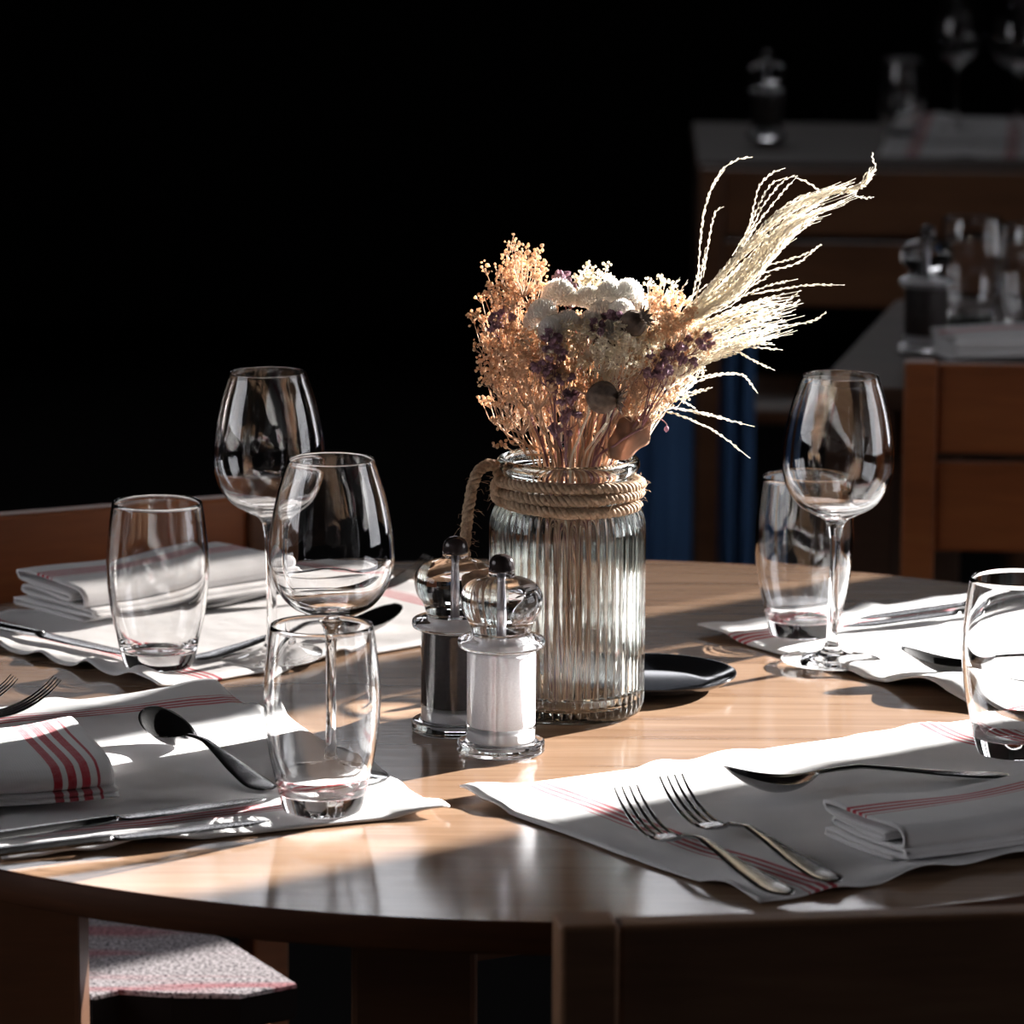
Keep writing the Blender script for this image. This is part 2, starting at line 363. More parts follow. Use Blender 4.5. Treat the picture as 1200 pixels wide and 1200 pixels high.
# ------------------------------------------------------------------ linen
def nz(x, y, s, seed): return noise.noise(Vector((x*s+seed, y*s-seed, seed*1.7)))
def placemat(label, corners, long_first, seed, lifts=(), amp=0.0019, nu=90, nv=64):
    """corners c0,c1,c2,c3 in order; striped borders are the sides c0-c3 and c1-c2"""
    c0, c1, c2, c3 = [Vector((c[0], c[1], 0)) for c in corners]
    org = (c0+c1+c2+c3)/4; lenu = ((c1-c0).length+(c2-c3).length)/2; lenv = ((c3-c0).length+(c2-c1).length)/2
    vs = []; uv = []; fs = []
    for side in (0, 1):
        for i in range(nu+1):
            for j in range(nv+1):
                u, v = i/nu, j/nv
                p = (c0*(1-u)+c1*u)*(1-v)+(c3*(1-u)+c2*u)*v
                e = min(u*lenu, (1-u)*lenu, v*lenv, (1-v)*lenv)
                edge = math.exp(-e/0.02)
                p = p + Vector((nz(p.x, p.y, 9, seed), nz(p.y, p.x, 9, seed+5), 0))*0.004*edge
                z = 0.0012+amp*(0.8+nz(p.x, p.y, 14, seed))*min(1, e/0.01)+edge*max(0, nz(p.x, p.y, 20, seed+3))*0.012
                for (lx, ly, h, rr) in lifts:
                    d = math.hypot(p.x-lx, p.y-ly); z += h*math.exp(-(d/rr)**2)
                if side == 0: z += 0.0013
                vs.append(p-org+Vector((0, 0, z))); uv.append((min(u, 1-u)*lenu, v*lenv))
    W = nv+1; O = (nu+1)*W
    for i in range(nu):
        for j in range(nv):
            a = i*W+j; fs.append((a, a+W, a+W+1, a+1)); fs.append((O+a, O+a+1, O+a+W+1, O+a+W))
    def strip(idx):
        for a, b in zip(idx[:-1], idx[1:]): fs.append((a, b, O+b, O+a))
    strip([i*W for i in range(nu+1)][::-1]); strip([i*W+nv for i in range(nu+1)])
    strip([j for j in range(W)]); strip([nu*W+j for j in range(W)][::-1])
    o = mesh('placemat', vs, fs, M_LINEN, None, True, uv); o.location = (org.x, org.y, TZ); receiver(o)
    return tag(o, label, 'placemat', None)
g = lambda px, py, z=0.0: G(px, py, z)
def quad(a, b, d=None, ln=None): pass
# front right: c0-c3 is the left striped border
a0 = g(540, 934); a3 = g(888, 1062); e = (a3-a0); n_ = Vector((-e.y, e.x, 0)).normalized(); e = e.normalized()
placemat('white linen placemat with red border stripes under two forks and a spoon',
         [a0, a0+n_*0.44, a3+n_*0.44, a3], True, 3.1, lifts=[(a0.x+.01, a0.y-.0, .006, .03), (g(985, 905).x, g(985, 905).y, .003, .05)])
# front left
b0 = g(252, 810); b1 = g(528, 955); e = (b1-b0).normalized(); n_ = Vector((e.y, -e.x, 0))
placemat('striped linen placemat under the tumbler nearest the camera, crossed by two knives',
         [b0, b1, b1+n_*0.31, b0+n_*0.31], True, 7.7, lifts=[(b0.x-.02, b0.y-.01, .004, .04)])
# back left
c1 = g(205, 808); e = Vector((math.cos(math.radians(42)), math.sin(math.radians(42)), 0)); c1 = c1+e*0.03; c2 = c1+e*0.365; n_ = Vector((-e.y, e.x, 0))
placemat('striped linen placemat under the rear left tumbler and wine glass, with rippled left border',
         [c1-e*0.045, c2, c2+n_*0.30, c1-e*0.045+n_*0.30], True, 11.3, lifts=[(c1.x-.05-.042*k, c1.y+.037*k+.005, .006, .013) for k in range(5)])
# back right
d0 = g(818, 742); d1 = g(1140, 832); e = (d1-d0).normalized(); n_ = Vector((-e.y, e.x, 0))
placemat('sunlit linen placemat at the right rear under the tall wine glass foot',
         [d0, d0+e*0.43, d0+e*0.43+n_*0.30, d0+n_*0.30], True, 15.9, lifts=[(g(1120, 815).x, g(1120, 815).y, .012, .04), (g(830, 745).x, g(830, 745).y, .004, .03)])

def napkin(label, corner, axis, length, width, height, seed, crump=0.0022, stripes=0.60, flap=0.0, ss=1.0, across=False):
    """folded napkin; corner = near corner of its open end, axis = direction of the folded edge"""
    ax = Vector((axis[0], axis[1], 0)).normalized(); ac = Vector((-ax.y, ax.x, 0))
    if ac.dot(Vector((0, 1, 0))) < 0: ac = -ac
    h = height; w_ = width
    # cross-section path (s across from the near folded edge, z): two flat flaps wrapped by the outer layer
    path = [(0.14*w_-flap, 0.10*h), (w_*0.95, 0.10*h), (w_*0.99, 0.17*h), (w_*0.93, 0.24*h), (0.02*w_-flap*.6, 0.25*h), (0.0-flap*.6, 0.33*h), (0.04*w_-flap*.3, 0.42*h), (0.80*w_, 0.44*h), (0.90*w_, 0.55*h), (0.80*w_, 0.62*h), (0.28*w_, 0.56*h), (0.22*w_, 0.64*h), (0.28*w_, 0.72*h), (0.88*w_, 0.74*h), (0.975*w_, 0.84*h), (0.92*w_, 0.95*h), (0.2*w_, 0.97*h), (0.05*w_, 0.88*h), (0.0, 0.68*h), (0.02*w_, 0.50*h), (0.10*w_, 0.46*h)]
    P = spline([Vector((p[0], p[1], 0)) for p in path], 5)
    th = 0.0011; n = len(P); nl = 46; vs = []; uv = []; fs = []
    S = [0.0]
    for i in range(1, n): S.append(S[-1]+(P[i]-P[i-1]).length)
    for side in (0, 1):
        for k in range(nl+1):
            l = k/nl*length
            for i in range(n):
                t = (P[min(i+1, n-1)]-P[max(i-1, 0)]).normalized(); nn = Vector((-t.y, t.x, 0))
                q = P[i]+nn*(th if side else -th)
                dx = nz(l*1.0, S[i], 14, seed)*0.004*(1 if k in (0,) else 1)*max(0, 1-l/0.05)
                wob = nz(l, q.x, 11, seed)*crump*(q.y/h)*2
                z = max(0.0008, q.y+wob); s = q.x+nz(l, z*3, 9, seed+2)*crump*1.5
                vs.append(ax*(l+dx)+ac*s+Vector((0, 0, z)))
                # stripes run along the folded edge on the outer top layer
                uv.append((0.032+l*0.68, q.x) if across else ((q.x-stripes*w_)*ss+0.05 if (q.y > 0.80*h and i > n*0.6) or (i > n*0.85) else 0.3, l))
    O = (nl+1)*n
    for k in range(nl):
        for i in range(n-1):
            a = k*n+i; fs.append((a, a+n, a+n+1, a+1)); fs.append((O+a, O+a+1, O+a+n+1, O+a+n))
    for i in range(n-1): fs.append((i, i+1, O+i+1, O+i)); a = nl*n+i; fs.append((a+1, a, O+a, O+a+1))
    for k in range(nl):
        a = k*n; fs.append((a+n, a, O+a, O+a+n)); a = k*n+n-1; fs.append((a, a+n, O+a+n, O+a))
    o = mesh('folded_napkin', vs, fs, M_LINEN, None, True, uv); o.location = (corner[0], corner[1], TZ+0.0035); receiver(o)
    return tag(o, label, 'napkin')
napkin('folded striped napkin lying right of the two forks', g(1058, 1024), (0.86, 0.50), 0.20, 0.088, 0.026, 2.0)
napkin('thick folded striped napkin beyond the rear left tumbler', g(100, 738), (0.75, 0.66), 0.20, 0.095, 0.030, 5.0, flap=0.012)
napkin('crumpled folded napkin with bold red stripes at the left front edge', g(135, 950), (-0.90, -0.30), 0.20, 0.13, 0.034, 9.0, crump=0.0055, across=True)

# ------------------------------------------------------------------ glasses
def make_tumbler(label, loc, group=None):
    t = thing('tumbler', label, 'drinking glass', loc)
    lathe('base', [([(0, 0.0012), (0.020, 0.0006)], 1), ([(0.020, 0.0006), (0.0242, 0.0002), (0.0262, 0.0022), (0.0285, 0.010), (0.0315, 0.024)], 4)], M_GLASS, t, 80)
    b = t.children[-1]
    # inner floor and the lower inner wall close the thick base
    vo = [v.co.copy() for v in b.data.vertices]; fo = [tuple(p.vertices) for p in b.data.polygons]; bpy.data.objects.remove(b)
    li = lathe('base', [([(0.0288, 0.024), (0.0258, 0.0165), (0.0215, 0.0125), (0.012, 0.0115), (0, 0.0115)], 4)], M_GLASS, None, 80)
    k = len(vo); vo += [v.co.copy() for v in li.data.vertices]; fo += [tuple(k+i for i in p.vertices) for p in li.data.polygons]; bpy.data.objects.remove(li)
    mesh('base', vo, fo, M_GLASS, t)
    lathe('wall', [([(0.0315, 0.024), (0.0355, 0.042), (0.0383, 0.066), (0.0383, 0.086), (0.0360, 0.110), (0.0338, 0.1243)], 5),
                   ([(0.0338, 0.1243), (0.0334, 0.1252), (0.0326, 0.1252), (0.0320, 0.1243)], 3),
                   ([(0.0320, 0.1243), (0.0341, 0.110), (0.0363, 0.086), (0.0362, 0.066), (0.0332, 0.042), (0.0288, 0.024)], 5)], M_GLASS, t, 80)
    return t
def onmat(px, py, z=0.0032): p = g(px, py); return (p.x, p.y, TZ+z)
T1 = make_tumbler('straight-sided clear tumbler standing alone on the rear left placemat', (-0.2817, 3.506, TZ+0.0045))
T2 = dup(T1, (-0.1382, 3.0496, TZ+0.0035), 'clear tumbler nearest the camera in front of a wine glass stem')
T3 = dup(T1, (0.2108, 3.6446, TZ+0.0035), 'clear tumbler standing behind the right-hand wine glass')
T4 = dup(T1, (0.3356, 3.2294, TZ+0.0035), 'clear tumbler cut by the right edge of the picture')
def make_wine(label, loc, rot):
    t = thing('wine_glass', label, 'wine glass', loc); t.rotation_euler = rot
    lathe('foot', [([(0, 0.0008), (0.034, 0.0003)], 1), ([(0.034, 0.0003), (0.0376, 0.0004), (0.0382, 0.0011), (0.0376, 0.0018), (0.030, 0.0030), (0.017, 0.0050), (0.0085, 0.0085), (0.0052, 0.014), (0.0042, 0.022)], 4)], M_GLASS, t, 88)
    lathe('stem', [([(0.0042, 0.022), (0.0038, 0.040), (0.0037, 0.070), (0.0042, 0.092), (0.0058, 0.104)], 5)], M_GLASS, t, 40)
    lathe('bowl', [([(0.0058, 0.104), (0.0095, 0.1095), (0.018, 0.1140), (0.029, 0.1205), (0.0375, 0.132), (0.0418, 0.146), (0.0424, 0.157), (0.0408, 0.174), (0.0360, 0.197), (0.0291, 0.2185)], 5),
                   ([(0.0291, 0.2185), (0.0289, 0.2193), (0.0283, 0.2193), (0.0281, 0.2185)], 3),
                   ([(0.0281, 0.2185), (0.0350, 0.197), (0.0398, 0.174), (0.0414, 0.157), (0.0408, 0.146), (0.0365, 0.133), (0.028, 0.1222), (0.017, 0.1170), (0.008, 0.1152), (0, 0.1148)], 5)], M_GLASS, t, 88)
    return t
W2 = make_wine('wine glass behind the nearest tumbler, its bowl overlapping another wine glass', (-0.1357, 3.1433, TZ+0.0035), (0, 0, 0))
W1 = dup(W2, (-0.1978, 3.5385, TZ+0.004), 'rear left wine glass against the black background', (0, -0.012, 0))
W3 = dup(W2, (0.2269, 3.5413, TZ+0.0035), 'right-hand wine glass in front of a tumbler', (0, 0.014, 0))
for o in (T1, T2, T3, T4, W1, W2, W3): caster(o)

# ------------------------------------------------------------------ mills
def make_mill(label, loc, salt=True):
    t = thing('acrylic_mill', label, 'salt mill' if salt else 'pepper mill', loc)
    R = 0.0241
    lathe('body', [([(0, 0.0003), (0.0290, 0.0003)], 1), ([(0.0290, 0.0003), (0.0305, 0.0012), (0.0307, 0.0035), (0.0307, 0.0065), (0.0302, 0.0085), (0.0285, 0.0092), (R+0.0006, 0.0094), (R, 0.0105)], 2),
                   ([(R, 0.0105), (R, 0.0735)], 1), ([(R, 0.0735), (R+0.0008, 0.0748), (0.0288, 0.0752), (0.0304, 0.0765), (0.0307, 0.0790), (0.0300, 0.0812), (0.0275, 0.0825), (0.0225, 0.0836)], 2), ([(0.0225, 0.0836), (0, 0.0838)], 1)], M_ACR, t, 72)
    lathe('chamber', [([(0, 0.0185), (0.0165, 0.0185), (0.0186, 0.0200)], 1), ([(0.0186, 0.0200), (0.0190, 0.0705)], 1), ([(0.0190, 0.0705), (0.0175, 0.0725), (0, 0.0725)], 1)], M_SALT if salt else M_PEPPER, t, 48)
    lathe('chamber_lid', [([(0, 0.0735), (0.0185, 0.0735), (0.0190, 0.0742), (0.0190, 0.0752), (0, 0.0757)], 1)], M_CUP, t, 40)
    lathe('grinder_cup', [([(0, 0.0035), (0.0165, 0.0035), (0.0175, 0.005), (0.0175, 0.0145), (0.0160, 0.0158), (0, 0.0160)], 1)], M_CUP, t, 48)
    lathe('cap', [([(0, 0.0842), (0.0205, 0.0842)], 1), ([(0.0205, 0.0842), (0.0212, 0.088), (0.0232, 0.0935), (0.0272, 0.0995), (0.0290, 0.1070), (0.0282, 0.1135), (0.0245, 0.1190), (0.0180, 0.1225), (0.0128, 0.1240), (0.0098, 0.1252), (0.0090, 0.1268), (0.0090, 0.1280)], 3), ([(0.0090, 0.1280), (0, 0.1281)], 1)], M_ACR, t, 72)
    lathe('rod', [([(0, 0.0850), (0.0022, 0.0850), (0.0022, 0.1275), (0, 0.1275)], 1)], M_ROD, t, 16)
    lathe('knob', [([(0, 0.1283), (0.0082, 0.1284), (0.0089, 0.1315), (0.0082, 0.1362), (0.0052, 0.1396), (0, 0.1410)], 3)], M_KNOB, t, 32)
    return t
m2 = g(587, 882); m1 = g(533, 857)
MS = make_mill('clear acrylic mill full of white salt, front one of the pair', (m2.x, m2.y, TZ+0.0005))
MP = make_mill('clear acrylic mill with dark contents, standing behind the salt mill', (m1.x, m1.y, TZ+0.0005), False)
caster(MS); caster(MP)

# ------------------------------------------------------------------ jar with rope
J = Vector((0.0245, 3.372, TZ))
jar = thing('ribbed_glass_jar', 'large ribbed clear glass jar holding the dried bouquet', 'jar', (J.x, J.y, TZ+0.0005))
NR = 52
def rib(a, r, z):
    k = min(1, max(0, (z-0.004)/0.008))*min(1, max(0, (0.156-z)/0.014)) if r > 0.02 else 0
    return 0.0006*k*(abs(math.cos(a*NR/2))*2-1.2)
lathe('body', [([(0, 0.0030), (0.035, 0.0022), (0.043, 0.0004)], 2), ([(0.043, 0.0004), (0.0500, 0.0006), (0.0545, 0.0035), (0.0560, 0.0095)], 3), ([(0.0560, 0.0095), (0.0560, 0.030), (0.0560, 0.13)], 4),
               ([(0.0560, 0.13), (0.0556, 0.140), (0.0535, 0.149), (0.0500, 0.1555), (0.0478, 0.160), (0.0472, 0.168)], 4)], M_JAR, jar, NR*10, rib)
b = jar.children[-1]; vo = [v.co.copy() for v in b.data.vertices]; fo = [tuple(p.vertices) for p in b.data.polygons]; bpy.data.objects.remove(b)
li = lathe('body', [([(0.0440, 0.168), (0.0448, 0.160), (0.0472, 0.1530), (0.0505, 0.146), (0.0526, 0.138), (0.0530, 0.13)], 4), ([(0.0530, 0.13), (0.0530, 0.030), (0.0530, 0.018)], 4), ([(0.0530, 0.018), (0.0510, 0.0115), (0.044, 0.0088), (0.02, 0.0085), (0, 0.0085)], 4)], M_JAR, None, 120)
k = len(vo); vo += [v.co.copy() for v in li.data.vertices]; fo += [tuple(k+i for i in p.vertices) for p in li.data.polygons]; bpy.data.objects.remove(li)
mesh('body', vo, fo, M_JAR, jar)
lathe('rim', [([(0.0472, 0.168), (0.0476, 0.1745), (0.0500, 0.1775), (0.0517, 0.1805), (0.0516, 0.1840), (0.0495, 0.1868), (0.0465, 0.1868), (0.0445, 0.1845), (0.0438, 0.180), (0.0440, 0.168)], 4)], M_JAR, jar, 96)
caster(jar)
# rope: three strands twisted, wound on the neck, loose end hanging to the left
def rope_path():
    P = []
    for i in range(220):                                   # three turns
        a = math.radians(200)+i/219*2*math.pi*2.4; r = 0.0512+0.0012*i/219+0.0007*math.sin(a*2.3)
        z = 0.1730-0.0078*i/219*2.3+0.0012*math.sin(a*1.7)
        P.append(J+Vector((r*math.cos(a), r*math.sin(a), z)))
    return P
RP = rope_path()[::-1]
y0 = RP[-1]
loose = [V(584, 547, 3.36), V(572, 545, 3.355), V(562, 551, 3.35), V(555, 566, 3.345), V(550, 590, 3.34), V(547, 615, 3.335), V(545, 640, 3.335), V(544, 662, 3.335), V(543, 690, 3.335)]
RP = RP+spline(loose, 10)
L = [0]
for a_, b_ in zip(RP[:-1], RP[1:]): L.append(L[-1]+(b_-a_).length)
fine = []; nfine = 900
Ls = np.array(L); A = np.array([tuple(p) for p in RP]); tt_ = np.linspace(0, L[-1], nfine)
A = np.stack([np.interp(tt_, Ls, A[:, i]) for i in range(3)], 1)
rope = thing('jute_rope', 'twisted brown jute rope tied round the neck of the ribbed jar', 'rope', tuple(J))
for s_ in range(3):
    pts = []; ref = Vector((0.1, 0.2, 1)).normalized()
    for i in range(nfine):
        p = Vector(A[i]); t = (Vector(A[min(i+1, nfine-1)])-Vector(A[max(i-1, 0)])).normalized()
        u = ref.cross(t); u = u.normalized() if u.length > 0.2 else Vector((1, 0, 0)); v = t.cross(u)
        ph = tt_[i]/0.013*2*math.pi+s_*2*math.pi/3
        pts.append(p-J+(u*math.cos(ph)+v*math.sin(ph))*0.0021)
    vs, fs = tubegeo(pts, [0.0023*(1+0.10*math.sin(i*0.9+s_)) for i in range(nfine)], 8)
    mesh('strand', vs, fs, M_ROPE, rope)
vs, fs = [], []
for i in range(520):
    k = random.randrange(nfine); p = Vector(A[k])-J; d = Vector((random.gauss(0, 1), random.gauss(0, 1), random.gauss(0, 1))).normalized()
    l = random.uniform(0.004, 0.012); q = [p+d*0.003, p+d*(0.003+l*.5)+Vector((0, 0, random.uniform(-.002, .002))), p+d*l+Vector((random.uniform(-.003, .003), 0, random.uniform(-.004, .002)))]
    tubegeo(q, [0.00016]*3, 3, vs, fs, False)
mesh('fuzz', vs, fs, M_ROPE, rope, stuff=True)

# ------------------------------------------------------------------ black plate
p = g(757, 797, 0.006)
pl = lathe('small_plate', [([(0, 0.0), (0.040, 0.0)], 1), ([(0.040, 0.0), (0.046, 0.0008), (0.060, 0.0050), (0.0668, 0.0092), (0.0674, 0.0104), (0.0664, 0.0108), (0.058, 0.0072), (0.047, 0.0036), (0.040, 0.0028)], 4), ([(0.040, 0.0028), (0, 0.0026)], 1)], M_PLATE, None, 96)
pl.location = (p.x, p.y+0.006, TZ+0.0005); tag(pl, 'small round black plate partly hidden behind the ribbed jar', 'plate')

# ------------------------------------------------------------------ cutlery
def loft(name, st, mat, parent, q=9, yo=0.0):
    """stations (s, z, halfwidth, thickness, dish) along +x"""
    vs = []; fs = []; n = 2*q
    for (s, z, hw, th, di) in st:
        for k in range(q):
            c = -1+2*k/(q-1); e = math.sqrt(max(0, 1-c*c)); vs.append((s, yo+c*hw, z+th*0.5*e-di*(1-c*c)))
        for k in range(q):
            c = 1-2*k/(q-1); e = math.sqrt(max(0, 1-c*c)); vs.append((s, yo+c*hw, z-th*0.5*e-di*(1-c*c)-0.00005))
    for i in range(len(st)-1):
        for k in range(n):
            j = (k+1) % n; fs.append((i*n+k, i*n+j, (i+1)*n+j, (i+1)*n+k))
    fs.append(tuple(range(n))[::-1]); fs.append(tuple((len(st)-1)*n+k for k in range(n)))
    return mesh(name, vs, fs, mat, parent)
def interp(tab, ns):
    tab = np.array(tab, float); s = np.linspace(tab[0, 0], tab[-1, 0], ns)
    P = spline([Vector((r[1], r[2], r[3])) for r in tab], 1)
    return [(x, *[float(np.interp(x, tab[:, 0], tab[:, c])) for c in range(1, tab.shape[1])]) for x in s]
def smooth(st, it=2):
    a = np.array(st)
    for _ in range(it):
        b = a.copy(); b[1:-1, 1:] = (a[:-2, 1:]+2*a[1:-1, 1:]+a[2:, 1:])/4; a = b
    return [tuple(r) for r in a]
HANDLE = [(0.066, .0100, .0030, .0030, 0), (0.078, .0140, .0026, .0030, 0), (0.095, .0150, .0030, .0028, 0), (0.120, .0118, .0050, .0024, 0), (0.150, .0074, .0082, .0022, 0), (0.180, .0040, .0106, .0022, 0), (0.193, .0032, .0106, .0022, 0), (0.199, .0028, .0076, .0020, 0), (0.202, .0028, .0030, .0014, 0)]
def make_spoon(label, sc=1.0):
    t = thing('spoon', label, 'spoon')
    tab = []
    for i in range(25):
        u = i/24; s = u*0.066; hw = 0.0195*math.sqrt(max(0.0, 1-(2*min(1, u*0.97+0.02)-1)**2))*(1.05-0.35*u); hw = max(hw, 0.0030)
        z = 0.0195-0.0105*math.sin(min(1, u/0.7)*math.pi/2)+(0.004*max(0, (u-.7)/.3)**2); di = 0.0082*math.sin(math.pi*min(1, max(0, u*1.0)))**0.8
        tab.append((s, max(z, di+0.0012) if u < .96 else z, hw, 0.0016, di))
    loft('bowl', tab, M_STEEL, t, 13)
    loft('handle', smooth(interp([(0.0655, .0128, .0030, .0026, 0)]+HANDLE[1:], 60), 3), M_STEEL, t); return t
def make_fork(label):
    t = thing('fork', label, 'fork')
    for k in range(4):
        y = (k-1.5)*0.0056; st = []
        for i in range(13):
            u = i/12; s = u*0.050; st.append((s, 0.0285-0.0225*(1-(1-u)**2.0)**0.9, 0.0007+0.0011*min(1, u*2.2), 0.0007+0.0012*min(1, u*2), 0))
        loft('tine', st, M_STEEL, t, 5, y)
    loft('head', [(0.0485, .0064, .0103, .0020, 0), (0.052, .0058, .0105, .0020, .0004), (0.058, .0060, .0095, .0022, .0005), (0.064, .0074, .0062, .0026, .0002), (0.069, .0095, .0036, .0030, 0), (0.074, .0118, .0030, .0030, 0)], M_STEEL, t)
    loft('handle', smooth(interp([(0.0735, .0116, .0030, .0030, 0)]+HANDLE[2:], 60), 2), M_STEEL, t); return t
def make_knife(label):
    t = thing('table_knife', label, 'knife')
    loft('blade', smooth(interp([(0, .0035, .0006, .0006, 0), (.006, .0035, .0042, .0010, 0), (.020, .0035, .0080, .0013, 0), (.07, .0035, .0098, .0015, 0), (.105, .0036, .0088, .0020, 0), (.112, .004, .0045, .0042, 0)], 40), 1), M_STEEL, t)
    loft('handle', smooth(interp([(.111, .004, .0042, .0050, 0), (.120, .004, .0058, .0056, 0), (.17, .004, .0078, .0058, 0), (.212, .004, .0092, .0056, 0), (.220, .004, .0070, .0046, 0), (.223, .004, .0025, .0025, 0)], 40), 1), M_STEEL, t); return t
def lay(o, tip, end, z=0.0045):
    """put the piece so that its tip (s=0) stands at tip and it points from tip towards end"""
    d = (end-tip); o.location = (tip.x, tip.y, TZ+z); o.rotation_euler = (0, 0, math.atan2(d.y, d.x)); return o
lay(make_fork('steel fork on the front right placemat, left one of the pair'), g(733, 930, .028), g(918, 1048, .006))
lay(make_fork('steel fork on the front right placemat, beside the folded napkin'), g(786, 917, .028), g(997, 1042, .006))
lay(make_spoon('steel spoon on the front right placemat behind the two forks'), g(850, 904, .0215), g(1118, 914, .006))
lay(make_spoon('steel spoon with upturned bowl reaching behind the nearest tumbler'), g(178, 833, .0215), g(322, 932, .006))
lay(make_spoon('steel spoon with dark bowl on the rear left placemat'), g(466, 712, .0215), g(240, 772, .006))
lay(make_knife('steel knife beside the crumpled napkin, farther from the table edge'), g(312, 940, .006), g(0, 984, .006), .005)
lay(make_knife('steel knife nearest the left front edge of the table'), g(316, 966, .006), g(0, 1003, .006), .005)
lay(make_fork('steel fork with raised tines between wine glass and pepper mill'), g(502, 658, .028), g(502, 658, .028)+Vector((-.19, -.10, 0)))
lay(make_fork('steel fork reaching past the crumpled napkin at left'), g(67, 803, .028), g(67, 803, .028)+Vector((-.19, -.085, 0)))
lay(make_fork('steel fork cut by the left edge of the picture'), g(17, 801, .028), g(17, 801, .028)+Vector((-.19, -.08, 0)))
lay(make_knife('steel knife lying left of the rear left tumbler'), g(160, 772, .006), g(-10, 735, .006), .005)
lay(make_knife('steel knife on the right rear placemat, behind the wine glass stem'), g(988, 738, .006), g(1134, 720, .006), .005)
lay(make_knife('slim steel knife alongside another at the right rear placemat edge'), g(1006, 729, .006), g(1150, 709, .006), .005)
lay(make_spoon('small steel spoon lying in the sun on the right rear placemat'), g(1056, 765, .02), g(1190, 790, .006))
for o in SC.objects:
    if o.get('category') in ('spoon', 'fork', 'knife', 'plate'): receiver(o)
receiver(tb)
# ------------------------------------------------------------------ dried bouquet
JY = J.y
def neck(px_top, spread=0.036):
    """where a stem passes the jar mouth and where it stands on the jar floor"""
    a = (px_top.x-J.x)/0.085
    k = max(-1, min(1, a)); dy = max(-1, min(1, (px_top.y-J.y)/0.05))
    mouth = J+Vector((k*spread+random.uniform(-.006, .006), dy*0.020+random.uniform(-.008, .008), 0.181))
    foot = J+Vector((-k*0.020+random.uniform(-.018, .018), random.uniform(-.022, .022), 0.011))
    return foot, mouth
def stem_pts(top, n=7, bow=0.0):
    f, mo = neck(top); P = spline([f, f.lerp(mo, 0.5)+Vector((0, 0, 0)), mo, mo.lerp(top, 0.5)+Vector((bow, 0, 0.004)), top], n); return P
STALK = []
def sprig(label, clusters, mat, smat, rad=0.016, nb=100, br=0.0012, tall=0.55):
    """one branching stem; clusters = [(px, py, depth)], each a flat umbel of tiny blossoms on thin branchlets"""
    tops = [V(x, y, JY+d) for x, y, d in clusters]; cen = sum(tops, Vector())/len(tops)
    fork = cen-Vector((0, 0, 0.045)); fork.x += (J.x-cen.x)*0.25
    if fork.z < J.z+0.19: fork.z = J.z+0.19
    o = thing('dried_blossom_sprig', label, 'dried flower', tuple(J))
    vs, fs = tubegeo([q-J for q in stem_pts(fork)], 0.0009, 5); mesh('stem', vs, fs, smat, o)
    for top in tops:
        rd = rad*random.uniform(.8, 1.2); base = top-Vector((0, 0, rd*1.1)); base.x += (fork.x-top.x)*0.12
        vs, fs = [], []; bv, bf = [], []
        tubegeo([q-J for q in spline([fork, fork.lerp(base, .5)+Vector((0, 0, .002)), base], 5)], [.0006]*11, 4, bv, bf)
        for i in range(max(5, nb//8)):
            a = random.uniform(0, 2*math.pi); rr = rd*math.sqrt(random.uniform(0.02, 1)); h = rd*tall*(1-(rr/rd)**2)+random.uniform(-.5, .5)*rd*tall*1.6
            c = top+Vector((rr*math.cos(a), rr*math.sin(a), h))
            tubegeo([base-J, (base.lerp(c, .5)+Vector((rr*math.cos(a)*.2, 0, -.002)))-J, c-J], [.0004, .0003, .00025], 3, bv, bf, False)
            for k in range(9):
                d = Vector((random.gauss(0, 1), random.gauss(0, 1), random.gauss(0, .7)+.3)).normalized()*random.uniform(.3, 1)*rd*0.30
                ball(c+d-J, br*random.uniform(.6, 1.3), vs, fs, .35)
                if k % 3 == 0: tubegeo([c-J-Vector((0, 0, .003)), c+d-J], [.0002, .0002], 3, bv, bf, False)
        mesh('branchlets', bv, bf, smat, o, stuff=True); mesh('blossom_cluster', vs, fs, mat, o, False, stuff=True)
    return o
for lab, cl in [
    ('tan blossom sprig standing highest at the upper left of the bouquet', [(612, 310, -.02), (600, 330, .01), (624, 333, .02)]),
    ('tan blossom sprig on the left, just under the highest one', [(588, 350, .0), (606, 362, -.01), (585, 372, .02)]),
    ('tan blossom sprig at the left edge of the bouquet, mid height', [(579, 390, -.01), (592, 410, .02), (578, 425, -.02), (606, 395, .0)]),
    ('tan blossom sprig low at the left, beside the thin drooping seed sprigs', [(596, 455, -.02), (590, 478, .02), (612, 470, -.03), (603, 435, -.03)]),
    ('tan blossom sprig facing the camera below the white flowers at left', [(618, 422, -.045), (630, 445, -.05), (614, 445, -.04), (634, 405, -.045)]),
    ('tan blossom sprig low in the centre left, between purple spikes', [(640, 470, .03), (650, 450, .01), (625, 492, .0)]),
    ('tan blossom sprig in the middle, left of the big poppy pod', [(672, 440, -.04), (662, 408, -.02), (682, 462, -.02)]),
    ('tan blossom sprig close around the big poppy pod', [(703, 440, -.03), (692, 478, .02), (722, 458, -.02), (715, 490, .01)]),
    ('tan blossom sprig at the upper right beside the grass plume root', [(765, 372, .0), (782, 362, .02), (792, 383, -.02), (774, 395, -.03)]),
    ('tan blossom sprig at the right, mid height in front of the grass', [(760, 425, -.02), (748, 440, -.04), (774, 445, .0), (755, 465, -.03)]),
    ('tan blossom sprig at the far right under the grass plumes', [(800, 395, .02), (810, 413, .0), (740, 482, .0)]),
    ('tan blossom sprig half hidden behind the white flowers', [(682, 385, .03), (642, 388, .04), (720, 375, .03)])]:
    sprig(lab, cl, M_TAN, M_STRAW, .0185, 135, .00115)
